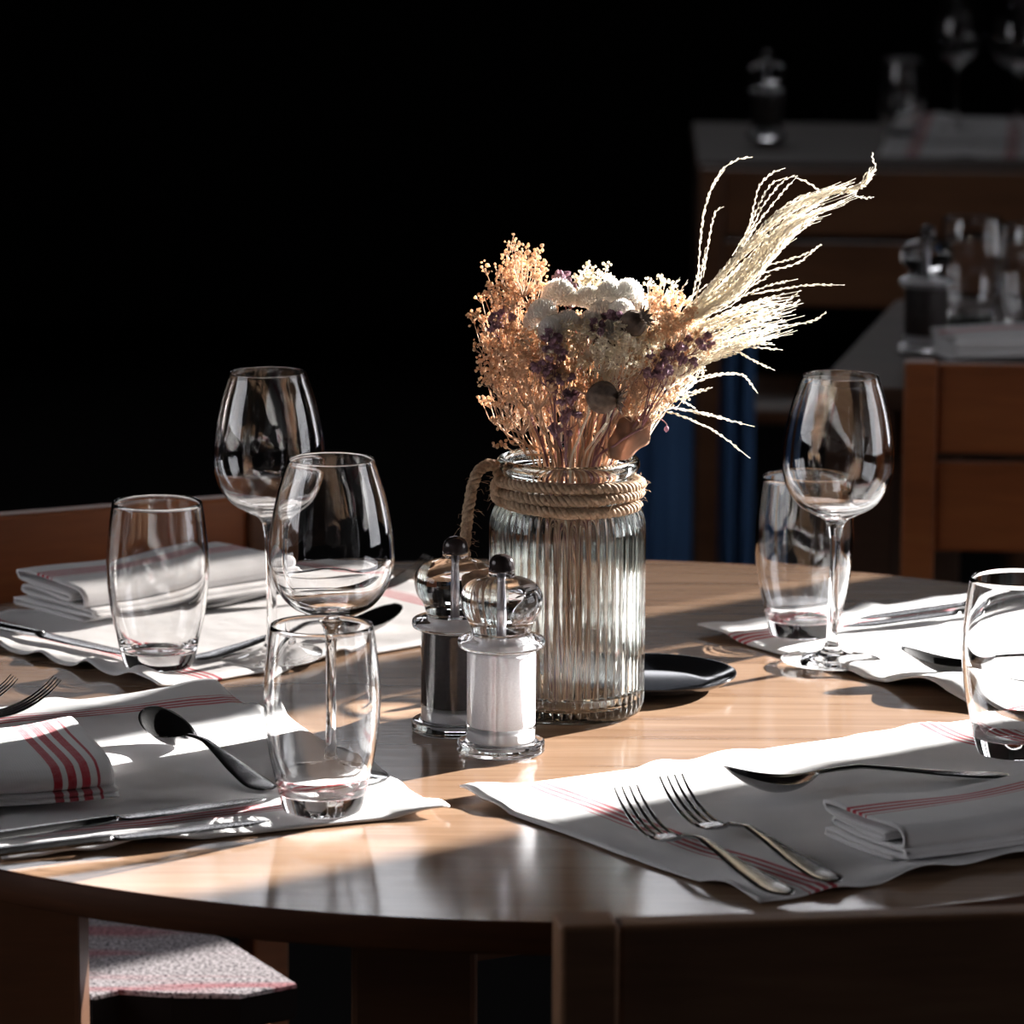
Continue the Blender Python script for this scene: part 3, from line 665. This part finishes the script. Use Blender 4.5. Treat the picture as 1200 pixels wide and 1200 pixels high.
for lab, cl in [
    ('cream blossom sprig poking up above the white flowers', [(700, 330, .0), (692, 338, .01)]),
    ('cream blossom sprig in front, directly below the white flowers', [(690, 397, -.045), (706, 411, -.055), (698, 426, -.05)]),
    ('cream blossom sprig in front, right of the middle', [(722, 400, -.05), (736, 415, -.045), (716, 430, -.055), (730, 442, -.045)]),
    ('cream blossom sprig near the dark poppy pod at right', [(741, 396, -.035), (752, 408, -.035), (758, 392, -.02)]),
    ('cream blossom sprig at the lower right where the grass begins', [(768, 470, -.01), (786, 432, -.025), (800, 440, -.01), (780, 456, .0)]),
    ('cream blossom sprig in the gap left of the centre', [(672, 416, -.04), (641, 412, -.045), (655, 395, -.045)]),
    ('cream blossom sprig at the top right edge of the white flowers', [(768, 352, .02), (815, 400, .01), (750, 490, -.01)])]:
    sprig(lab, cl, M_CREAM, M_GRASS, .0150, 115, .00105)
for lab, cl in [
    ('purple blossom sprig rising behind the white flowers at top', [(655, 330, .01), (668, 345, .0), (730, 356, -.01)]),
    ('purple blossom sprig at the upper left among tan clusters', [(590, 372, -.02), (582, 384, -.02)]),
    ('tall purple blossom spike left of the centre, facing the camera', [(646, 400, -.055), (650, 418, -.06), (640, 436, -.06), (648, 450, -.055)]),
    ('purple blossom spike beside the big poppy pod, lower than its neighbour', [(664, 450, -.055), (660, 470, -.055), (668, 490, -.045), (656, 505, -.04)]),
    ('purple blossom sprig at the right in front of the grass', [(772, 424, -.045), (780, 440, -.05), (792, 410, -.03), (762, 442, -.05), (800, 424, -.02)]),
    ('purple blossom specks between the white flowers', [(700, 388, -.05), (716, 372, -.04), (820, 400, -.01)])]:
    sprig(lab, cl, M_PURPLE, M_PSTEM, .0085, 60, .0017)
def straw(label, px, py, dy, r, up, grp='white strawflowers in the bouquet'):
    c = V(px, py, JY+dy); up = Vector(up).normalized(); o = thing('strawflower', label, 'dried flower', tuple(J), group=grp)
    base = c-up*r*0.75; vs, fs = tubegeo([q-J for q in stem_pts(base-up*0.012)]+[base-J], 0.0009, 6); mesh('stem', vs, fs, M_STRAW, o)
    u = up.orthogonal().normalized(); v = up.cross(u)
    rows = 9
    for row in range(rows):                                # overlapping pointed bracts, each its own piece
        vs, fs = [], []
        th = math.radians(8+row*12.5); cnt = max(6, int(22*math.sin(th)+4))
        for k in range(cnt):
            a = 2*math.pi*(k+0.5*(row % 2))/cnt+random.uniform(-.06, .06)
            d = (up*math.cos(th)+(u*math.cos(a)+v*math.sin(a))*math.sin(th)); tn = (u*-math.sin(a)+v*math.cos(a))
            dn = (up*-math.sin(th)+(u*math.cos(a)+v*math.sin(a))*math.cos(th))
            q0 = c+d*r*0.72-dn*r*0.10; q1 = c+d*r*0.97+dn*r*0.02; q2 = c+d*r*(1.12+random.uniform(-.04, .06))-dn*r*0.26; w2 = r*0.17; b = len(vs)
            vs += [q0-tn*w2*.6-J, q0+tn*w2*.6-J, q1+tn*w2-J, q2-J, q1-tn*w2-J, c+d*r*0.80-J]; fs += [(b, b+1, b+2, b+3, b+4), (b+1, b, b+5), (b+4, b+3, b+5), (b+3, b+2, b+5)]
        mesh('petal_row', vs, fs, M_WHITE, o, False)
    vs, fs = [], []; ball(c-J, r*0.60, vs, fs, 0.03); mesh('heart', vs, fs, M_WHITE, o)
    return o
SL = ['white strawflower seen from below with its stem, left part of the bouquet', 'large white strawflower at the top left of the white group', 'white strawflower at the top, right beside the largest left one', 'white strawflower facing the camera at lower left of the group', 'white strawflower at the far left of the white group', 'white strawflower low in the left half, right of the side-facing one', 'white strawflower in the middle of the top row', 'white strawflower in the top row, second from the right', 'white strawflower at the top right corner of the group', 'white strawflower just under the top right pair', 'white strawflower in the middle of the second row', 'small white strawflower at the right end of the top row', 'small white strawflower below the middle of the group', 'small white strawflower lowest in the right half', 'tiny white strawflower below the dark pod at right']
for SLi, (x, y, d, r, up) in enumerate([(636, 368, -.035, .0125, (-.1, .2, 1)), (655, 347, -.01, .0140, (.1, -.3, 1)), (672, 352, .01, .0110, (.3, 0, 1)), (648, 388, -.045, .0125, (-.3, -.5, 1)), (628, 378, -.02, .0110, (-.6, 0, 1)), (665, 378, -.04, .0105, (.3, -.3, 1)),
                         (690, 352, -.01, .0120, (0, -.2, 1)), (716, 345, -.015, .0125, (0, .3, 1)), (735, 346, -.01, .0135, (.2, .0, 1)), (728, 366, -.03, .0110, (.2, -.4, 1)), (705, 368, -.02, .0115, (-.1, -.4, 1)), (745, 358, .0, .0105, (.5, 0, 1)), (692, 378, -.035, .0100, (0, -.6, 1)), (718, 388, -.04, .0100, (0, -.6, .8)), (745, 394, -.03, .0075, (.3, -.6, .8))]):
    r *= 0.80; straw(SL[SLi], x, y, d, r, up)
def pod(label, px, py, dy, r, axis):
    c = V(px, py, JY+dy); ax = Vector(axis).normalized(); o = thing('poppy_pod', label, 'seed pod', tuple(c))
    o.rotation_euler = ax.to_track_quat('Z', 'Y').to_euler()
    lathe('capsule', [([(0, -r*1.0), (r*.35, -r*.95), (r*.8, -r*.55), (r, 0), (r*.86, r*.5), (r*.5, r*.85), (r*.42, r*.92)], 3), ([(r*.42, r*.92), (0, r*.92)], 1)], M_POD, o, 40, lambda a, rr, z: 0.05*rr*math.cos(a*9))
    vs, fs = [], []
    for k in range(11):
        a = 2*math.pi*k/11; b = len(vs); e = Vector((math.cos(a), math.sin(a), 0)); s_ = Vector((-math.sin(a), math.cos(a), 0)); zz = Vector((0, 0, 1))
        vs += [zz*r*.9, e*r*.5+s_*r*.18+zz*r*1.05, e*r*.98+zz*r*1.40, e*r*.5-s_*r*.18+zz*r*1.05, e*r*.4+zz*r*.86]; fs += [(b, b+1, b+2, b+3), (b+1, b+4, b+2), (b+4, b+3, b+2)]
    mesh('crown', vs, fs, M_POD, o, False)
    f, mo = neck(c); q = o.rotation_euler.to_matrix().inverted()
    P = spline([c-ax*r*.9, c-ax*r*2.0, mo, f], 8); vs, fs = tubegeo([q@(p_-c) for p_ in P], .0010, 6); mesh('stem', vs, fs, M_STRAW, o)
pod('grey brown poppy pod with spiky crown facing right, low in the bouquet', 706, 466, -.058, .0115, (1, -.15, -.12))
pod('dark poppy pod beside the white flowers at right', 742, 379, -.045, .0095, (.8, -.4, .5))
pod('dark poppy pod half buried in the middle of the bouquet', 709, 402, -.035, .0080, (.2, -.8, .7))
# loose straw stems fanning out of the jar
vsl = 'thin bare straw stem rising out of the jar mouth'
for i in range(62):
    px = random.uniform(600, 800); py = random.uniform(395, 470)+abs(px-700)*0.15
    top = V(px, py, JY+random.uniform(-.045, .03)); P = stem_pts(top, 6, random.uniform(-.003, .003))
    vs, fs = tubegeo([q-J for q in P], random.uniform(.0005, .0009), 4)
    o = mesh('straw_stem', vs, fs, M_STRAW if random.random() > .22 else M_PSTEM, None); o.location = J; tag(o, vsl, 'dried stem', 'bare straw stems in the jar')
for (x0, y0_, x1, y1, lab) in [(566, 432, 590, 505, 'thin seed sprig at the left edge, topmost of four'), (576, 425, 596, 515, 'thin seed sprig at the left edge, second from the top'), (583, 495, 592, 500, 'thin seed sprig with tiny head just above the jar rope, left side'), (588, 520, 600, 528, 'lowest thin seed sprig, leaning out right above the jar rim at left')]:
    o = thing('seed_sprig', lab, 'dried flower', tuple(J))
    a = V(x0, y0_, JY-.02); bq = V(x1, y1, JY-.02); f, mo = neck(bq)
    vs, fs = tubegeo([q-J for q in spline([f, mo, bq, a], 8)], .0005, 4); mesh('stem', vs, fs, M_STRAW, o)
    vs, fs = [], []
    for k in range(14): ball(a+Vector((random.gauss(0, .0035), random.gauss(0, .0035), random.gauss(0, .002)))-J, .0014, vs, fs, .25)
    mesh('blossoms', vs, fs, M_TAN, o, False, stuff=True)
# curled leaf at the jar mouth
vs, fs = [], []; c = V(737, 514, JY-.03); nu, nv = 14, 8
for i in range(nu+1):
    for j in range(nv+1):
        u = i/nu; v = (j/nv-.5)*2; w_ = .0125*math.sin(math.pi*min(1, u*.93+.05))**.7
        p0 = Vector((-.012+.026*u, 0, -.014+.030*u)); side = Vector((.75, .1, -.65)); dep = Vector((.1, 1, .1))
        vs.append(p0+side*w_*v*(1+.12*math.sin(u*13))+dep*(w_*.55*v*v+.002*math.sin(u*9+v*3)))
for i in range(nu):
    for j in range(nv): a = i*(nv+1)+j; fs.append((a, a+nv+1, a+nv+2, a+1))
lf = thing('curled_leaf', 'brown curled dry leaf at the right side of the jar mouth', 'leaf', tuple(c))
lo = mesh('blade', vs, fs, M_LEAF, lf); sm = lo.modifiers.new('thick', 'SOLIDIFY'); sm.thickness = .0006
f, mo = neck(c); vs, fs = tubegeo([q-c for q in spline([c+Vector((-.012, 0, -.014)), mo, f], 8)], .0008, 5); mesh('stem', vs, fs, M_LEAF, lf)

# grass plumes
def strand(parent, pts, dy0, dy1, seeds=1.0, r0=.0004):
    n = len(pts); W3d = [V(x, y, JY+dy0+(dy1-dy0)*i/(n-1)) for i, (x, y) in enumerate(pts)]
    P = spline(W3d, 8); m_ = len(P)
    off = Vector(parent.location)
    vs, fs = tubegeo([q-off for q in P], [r0*(1-.55*i/m_) for i in range(m_)], 4)
    tot = 0
    for i in range(1, m_): tot += (P[i]-P[i-1]).length
    k = 0; step = .0026/max(seeds, .01); acc = 0; side = 1
    for i in range(2, m_):
        a, b = P[i-1], P[i]; d = (b-a); l = d.length; dn = d.normalized()
        if i/m_ > .86: break
        acc += l
        while acc > step and seeds > 0:
            acc -= step; side = -side; q = a.lerp(b, random.random())
            lat = (dn.cross(Vector((0, 1, 0))).normalized()*side+Vector((0, random.uniform(-.8, .8), 0)))
            s0 = q+lat*.0003; s1 = s0+dn*random.uniform(.0020, .0034)+lat*.0005; mid = s0.lerp(s1, .45)
            tubegeo([s0-off, mid-off, s1-off], [.0002, random.uniform(.0004, .0006), .00015], 4, vs, fs, False)
    return mesh('strand', vs, fs, M_GRASS, parent)
def plume(label, root, spine_px):
    o = thing('grass_plume', label, 'dried grass', tuple(J)); r_ = V(*root)
    f, mo = neck(r_); P = spline([f, mo, r_], 8)+[V(x, y, JY) for x, y in spine_px]
    vs, fs = tubegeo([q-J for q in P], .0011, 6); mesh('stem', vs, fs, M_GRASS, o); return o
pa = plume('tall pale grass plume sweeping up to the upper right', (775, 395, JY), [(800, 375), (850, 318), (900, 275)])
def lerp(a, b, t): return a+(b-a)*t
for i in range(72):
    t = random.random(); u = random.random()
    s0 = (lerp(765, 800, t)+random.uniform(-8, 8), lerp(405, 380, t)+random.uniform(-8, 8))
    # envelope between the upper and lower edge of the plume
    k = random.betavariate(1.6, 1.6)
    mx, my = lerp(848, 868, k), lerp(312, 350, k)
    m2x, m2y = lerp(915, 935, k), lerp(246, 272, k)
    end = lerp(.40, 1.0, u**.8)
    ex, ey = lerp(m2x, lerp(1000, 1014, k), max(0, (end-.5)*2)), lerp(m2y, lerp(205, 232, k), max(0, (end-.5)*2))
    if end < .5: m2x, m2y = lerp(mx, m2x, .6), lerp(my, m2y, .6); ex, ey = lerp(mx, lerp(925, 945, k), .95), lerp(my, lerp(240, 282, k), .95)
    j = lambda s: random.uniform(-s, s)
    pts = [s0, (lerp(s0[0], mx, .5)+j(4), lerp(s0[1], my, .5)+j(4)), (mx+j(4), my+j(4)), (m2x+j(3), m2y+j(3)), (ex+j(7), ey+j(5))]
    d0 = random.uniform(-.012, .012); strand(pa, pts, d0*.4, d0*1.4, .8, .00034)
for i in range(16):                                        # curled tip
    j = lambda s: random.uniform(-s, s)
    strand(pa, [(940+j(12), 238+j(10)), (972+j(5), 226+j(6)), (998+j(4), 222+j(5)), (1012+j(3), 215+j(4)), (1018+j(4), 207+j(6)), (1022+j(5), 200+j(6))], j(.006), j(.006), .7, .0003)
for pts in [[(820, 290), (826, 245), (842, 205), (862, 188), (882, 184)], [(818, 330), (822, 270), (832, 225), (850, 198)], [(824, 325), (832, 275), (838, 250), (848, 242)], [(806, 372), (815, 352), (822, 320), (827, 290)], [(800, 378), (812, 345), (820, 310)],
            [(862, 300), (880, 262), (892, 235), (905, 215), (922, 208)], [(858, 300), (876, 270), (884, 240), (890, 218), (905, 203), (920, 197)], [(865, 295), (885, 260), (895, 240), (918, 212), (935, 206)], [(870, 290), (888, 262), (905, 240), (920, 222), (933, 208)], [(932, 208), (945, 213), (958, 222), (962, 228)],
            [(1022, 205), (1026, 196), (1023, 187), (1022, 178)], [(1000, 228), (1012, 232), (1024, 231)], [(895, 312), (925, 304), (948, 296), (962, 286)], [(852, 335), (880, 325), (900, 318), (935, 308), (955, 292), (963, 287)], [(900, 372), (920, 355), (938, 340)],
            [(835, 345), (870, 338), (890, 330), (903, 322)], [(760, 385), (775, 352), (790, 335), (797, 325)], [(768, 372), (785, 350), (798, 340), (806, 328)]]:
    strand(pa, pts, random.uniform(-.01, .01), random.uniform(-.02, .02), 1.0, .0004)
pb = plume('lower pale grass plume fanning out to the right', (782, 430, JY-.01), [(810, 412), (860, 380), (900, 362)])
for i in range(60):
    k = random.random(); u = random.uniform(.55, 1)
    s0 = (790+random.uniform(-14, 10), lerp(400, 452, k)+random.uniform(-6, 6)); j = lambda s: random.uniform(-s, s)
    mx, my = lerp(840, 845, k), lerp(368, 420, k); ex, ey = lerp(945, 935, k), lerp(338, 388, k)
    ex, ey = lerp(mx, ex, u), lerp(my, ey, u)
    strand(pb, [s0, (lerp(s0[0], mx, .5)+j(3), lerp(s0[1], my, .5)-3+j(3)), (mx+j(4), my+j(4)), (lerp(mx, ex, .5)+j(3), lerp(my, ey, .5)-2+j(3)), (ex+j(8), ey+j(4))], j(.01), j(.02), .95, .00036)
for pts in [[(880, 345), (920, 338), (950, 334), (990, 334)], [(870, 380), (910, 382), (945, 378), (960, 372), (968, 365)], [(850, 400), (880, 402), (908, 404)], [(850, 404), (885, 407), (917, 410)], [(858, 408), (875, 418), (892, 427), (908, 434)], [(790, 462), (810, 450), (840, 440), (868, 439), (880, 450), (888, 461)],
            [(795, 455), (815, 443), (845, 438), (866, 438)], [(790, 470), (812, 462), (835, 454)], [(770, 475), (800, 480), (840, 489), (884, 500)], [(765, 478), (800, 488), (840, 507), (879, 537)], [(790, 478), (820, 483), (850, 490)], [(775, 468), (800, 462), (825, 456)], [(845, 412), (862, 405), (882, 401), (905, 402)], [(900, 355), (925, 358), (938, 352)],
            [(840, 360), (870, 347), (900, 335), (935, 327)], [(785, 456), (800, 470), (815, 478)], [(800, 440), (830, 425), (860, 415), (862, 412)]]:
    strand(pb, pts, random.uniform(-.02, .0), random.uniform(-.03, .01), 1.25, .00048)
o = thing('bud_sprig', 'single tiny drooping bud on a hooked stem right of the jar mouth', 'dried flower', tuple(J))
P = [V(x, y, JY-.01) for x, y in [(755, 500), (765, 492), (775, 492), (781, 497), (781, 500)]]
f, mo = neck(P[0]); vs, fs = tubegeo([q-J for q in spline([f, mo]+P, 6)], .0004, 4); mesh('stem', vs, fs, M_PSTEM, o)
vs, fs = [], []; ball(P[-1]-J-Vector((0, 0, .0015)), .002, vs, fs, .1, (1, 1, 1.3)); mesh('bud', vs, fs, M_PURPLE, o)

for o in list(SC.objects):
    if o.get('category') in ('dried flower', 'dried stem', 'dried grass', 'seed pod', 'leaf', 'rope', 'jar', 'salt mill', 'pepper mill', 'drinking glass', 'wine glass'): receiver(o)
# ------------------------------------------------------------------ chairs
def chair(label, x0, y0, ang_, mat, w=0.44, top=0.80, group=None):
    """x0,y0: left rear post; the back runs from there along angle ang_; the seat is on the left-hand side of it"""
    t = thing('wooden_chair', label, 'chair', (x0, y0, 0), ang_, group)
    pw = 0.034
    for k, xx in enumerate((pw/2, w-pw/2)):
        board('rear_post', (xx, 0, top/2), (pw, 0.034, top), mat, t, 0, 0.003)
        board('front_leg', (xx, 0.325, 0.215), (pw, 0.034, 0.43), mat, t, 0, 0.003)
        board('side_rail', (xx, 0.163, 0.405), (0.02, 0.29, 0.05), mat, t, 0, 0.002)
    o = board('back_slat', (w/2, 0, top-0.048), (w-2*pw-0.0005, 0.022, 0.092), mat, t, 0, 0.003)
    o = board('back_slat', (w/2, 0, top-0.150), (w-2*pw-0.0005, 0.022, 0.092), mat, t, 0, 0.003)
    board('seat', (w/2, 0.172, 0.4425), (w, 0.344, 0.022), mat, t, 0, 0.006)
    return t
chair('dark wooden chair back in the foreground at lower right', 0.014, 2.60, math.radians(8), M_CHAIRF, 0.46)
lb = V(316, 577, 4.03)
c2_ = thing('wooden_chair', 'brown wooden chair back behind the rear left placemat', 'chair', (-0.675, 3.795, 0), math.radians(27))
def chair_at(t, mat, w=0.46, top=0.80, d=-1):
    pw = 0.034
    for xx in (pw/2, w-pw/2):
        board('rear_post', (xx, 0, top/2), (pw, 0.034, top), M_CHAIRD, t, 0, 0.003)  # posts darker than the slats: their shade is put into the colour
        xx = xx if xx < w/2 else xx-0.13
        board('front_leg', (xx, 0.27*d, 0.206), (pw, 0.034, 0.412), mat, t, 0, 0.003)
        board('side_rail', (xx, 0.13*d, 0.388), (0.02, 0.25, 0.04), mat, t, 0, 0.002)
    board('back_slat', (w/2, 0, top-0.048), (w-2*pw, 0.022, 0.092), mat, t, 0, 0.003); board('back_slat', (w/2, 0, top-0.150), (w-2*pw, 0.022, 0.092), mat, t, 0, 0.003)
    board('seat', (w/2-0.05, 0.15*d, 0.423), (w-0.17, 0.27, 0.022), mat, t, 0, 0.006)
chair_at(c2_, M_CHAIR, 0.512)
q = [G(x, y, -0.285) for x, y in [(348, 1152), (281, 1165), (200, 1164), (140, 1160), (108, 1167), (84, 1150), (40, 1146), (-70, 1170)]]+[Vector((-0.62, 3.90, 0)), Vector((-0.36, 4.02, 0))]
cen_ = sum(q, Vector())/len(q); n_q = len(q); cu = thing('seat_cushion', '', 'cushion', (cen_.x, cen_.y, 0.435))
def cush(name, levels, mat):
    vs = [((p.x-cen_.x)*k, (p.y-cen_.y)*k, zz) for zz, k in levels for p in q]; nl_ = len(levels)
    fs = [tuple(range(n_q)), tuple(range((nl_-1)*n_q, nl_*n_q))]+[(r*n_q+i, r*n_q+(i+1) % n_q, (r+1)*n_q+(i+1) % n_q, (r+1)*n_q+i) for r in range(nl_-1) for i in range(n_q)]
    return mesh(name, vs, fs, mat, cu, False)
cush('pad', [(0, .985), (0.004, 1.0), (0.026, 1.0)], M_PAD); cush('cover', [(0.0262, 1.0), (0.029, .998), (0.030, .985)], M_CUSHION); o = cu; tag(o, 'speckled grey and red seat cushion catching the sun below the table edge', 'cushion')
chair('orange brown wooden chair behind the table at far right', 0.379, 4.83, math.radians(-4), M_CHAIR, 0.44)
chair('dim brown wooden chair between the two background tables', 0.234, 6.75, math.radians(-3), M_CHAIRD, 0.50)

# ------------------------------------------------------------------ background tables
def bg_table(label, fl, ang_, lx, ly, mat):
    t = thing('side_table', label, 'table', (fl[0], fl[1], 0), ang_)
    board('tabletop', (lx/2, ly/2, TZ-0.0125), (lx, ly, 0.025), mat, t, 0, 0.003)
    for xx in (0.045, lx-0.045):
        for yy in (0.045, ly-0.045): board('leg', (xx, yy, (TZ-0.025)/2), (0.08, 0.08, TZ-0.025), mat, t, 0, 0.003)
    board('apron', (lx/2, 0.03, TZ-0.05), (lx-0.17, 0.02, 0.05), mat, t, 0, 0.002); board('apron', (lx/2, ly-0.03, TZ-0.05), (lx-0.17, 0.02, 0.05), mat, t, 0, 0.002)
    return t
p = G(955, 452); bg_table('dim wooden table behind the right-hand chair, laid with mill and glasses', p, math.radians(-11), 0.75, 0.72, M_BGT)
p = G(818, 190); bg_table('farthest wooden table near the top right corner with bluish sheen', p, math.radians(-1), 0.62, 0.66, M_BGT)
def on(px, py, z=.0005): p = G(px, py); return (p.x, p.y, TZ+z)
caster_objs = []
dup(MP, on(1084, 412), 'blurred acrylic pepper mill on the nearer background table')
dup(MP, on(898, 163), 'blurred acrylic mill at the left end of the farthest table')
dup(T1, on(1137, 382), 'blurred tumbler just right of the background pepper mill')
dup(T1, on(1207, 392), 'blurred tumbler at the right picture edge on the nearer background table')
dup(T1, on(1056, 160), 'blurred tumbler on the farthest table beside its placemat')
dup(W2, on(1120, 152), 'left one of two blurred wine glasses on the farthest table')
dup(W2, on(1190, 160), 'right one of two blurred wine glasses on the farthest table')
napkin('blurred folded striped napkin on the nearer background table', on(1118, 430), (0.98, 0.2), 0.2, 0.09, 0.03, 12.0)
q = [G(1030, 184), G(1225, 186), G(1225, 140), G(1052, 138)]
pm = placemat('dim reddish linen placemat on the farthest table', q, True, 21.0, nu=30, nv=20)
# blue painted daylight panels, added to stand in for daylit floor between chair legs
c = V(800, 560, 6.55)
for (x0, x1, ytop) in [(700, 812, 430), (842, 884, 390)]:
    a = V(x0, 560, 6.55); b = V(x1, 560, 6.55); top = V(x0, ytop, 6.55).z
    vs, fs = [], []; nn = 24
    for side in (0, 1):
        for i in range(nn+1):
            u = i/nn
            for zz in (0.0005, top): vs.append((a.x+(b.x-a.x)*u, 6.55+0.012*math.sin(u*14)+side*0.01, zz))
    for i in range(nn):
        k = 2*i; O = 2*(nn+1); fs += [(k, k+2, k+3, k+1), (O+k, O+k+1, O+k+3, O+k+2), (k+1, k+3, O+k+3, O+k+1), (k, O+k, O+k+2, k+2)]
    fs += [(0, 1, O+1, O), (2*nn, O+2*nn, O+2*nn+1, 2*nn+1)]
    o = mesh('blue_daylight_panel', vs, fs, M_BLUE, None)
    tag(o, 'dark blue painted daylight panel added in place of lit floor behind the chair legs, ' + ('wider one next to the ribbed jar' if x0 == 700 else 'narrow one right of the chair post'), 'cloth')
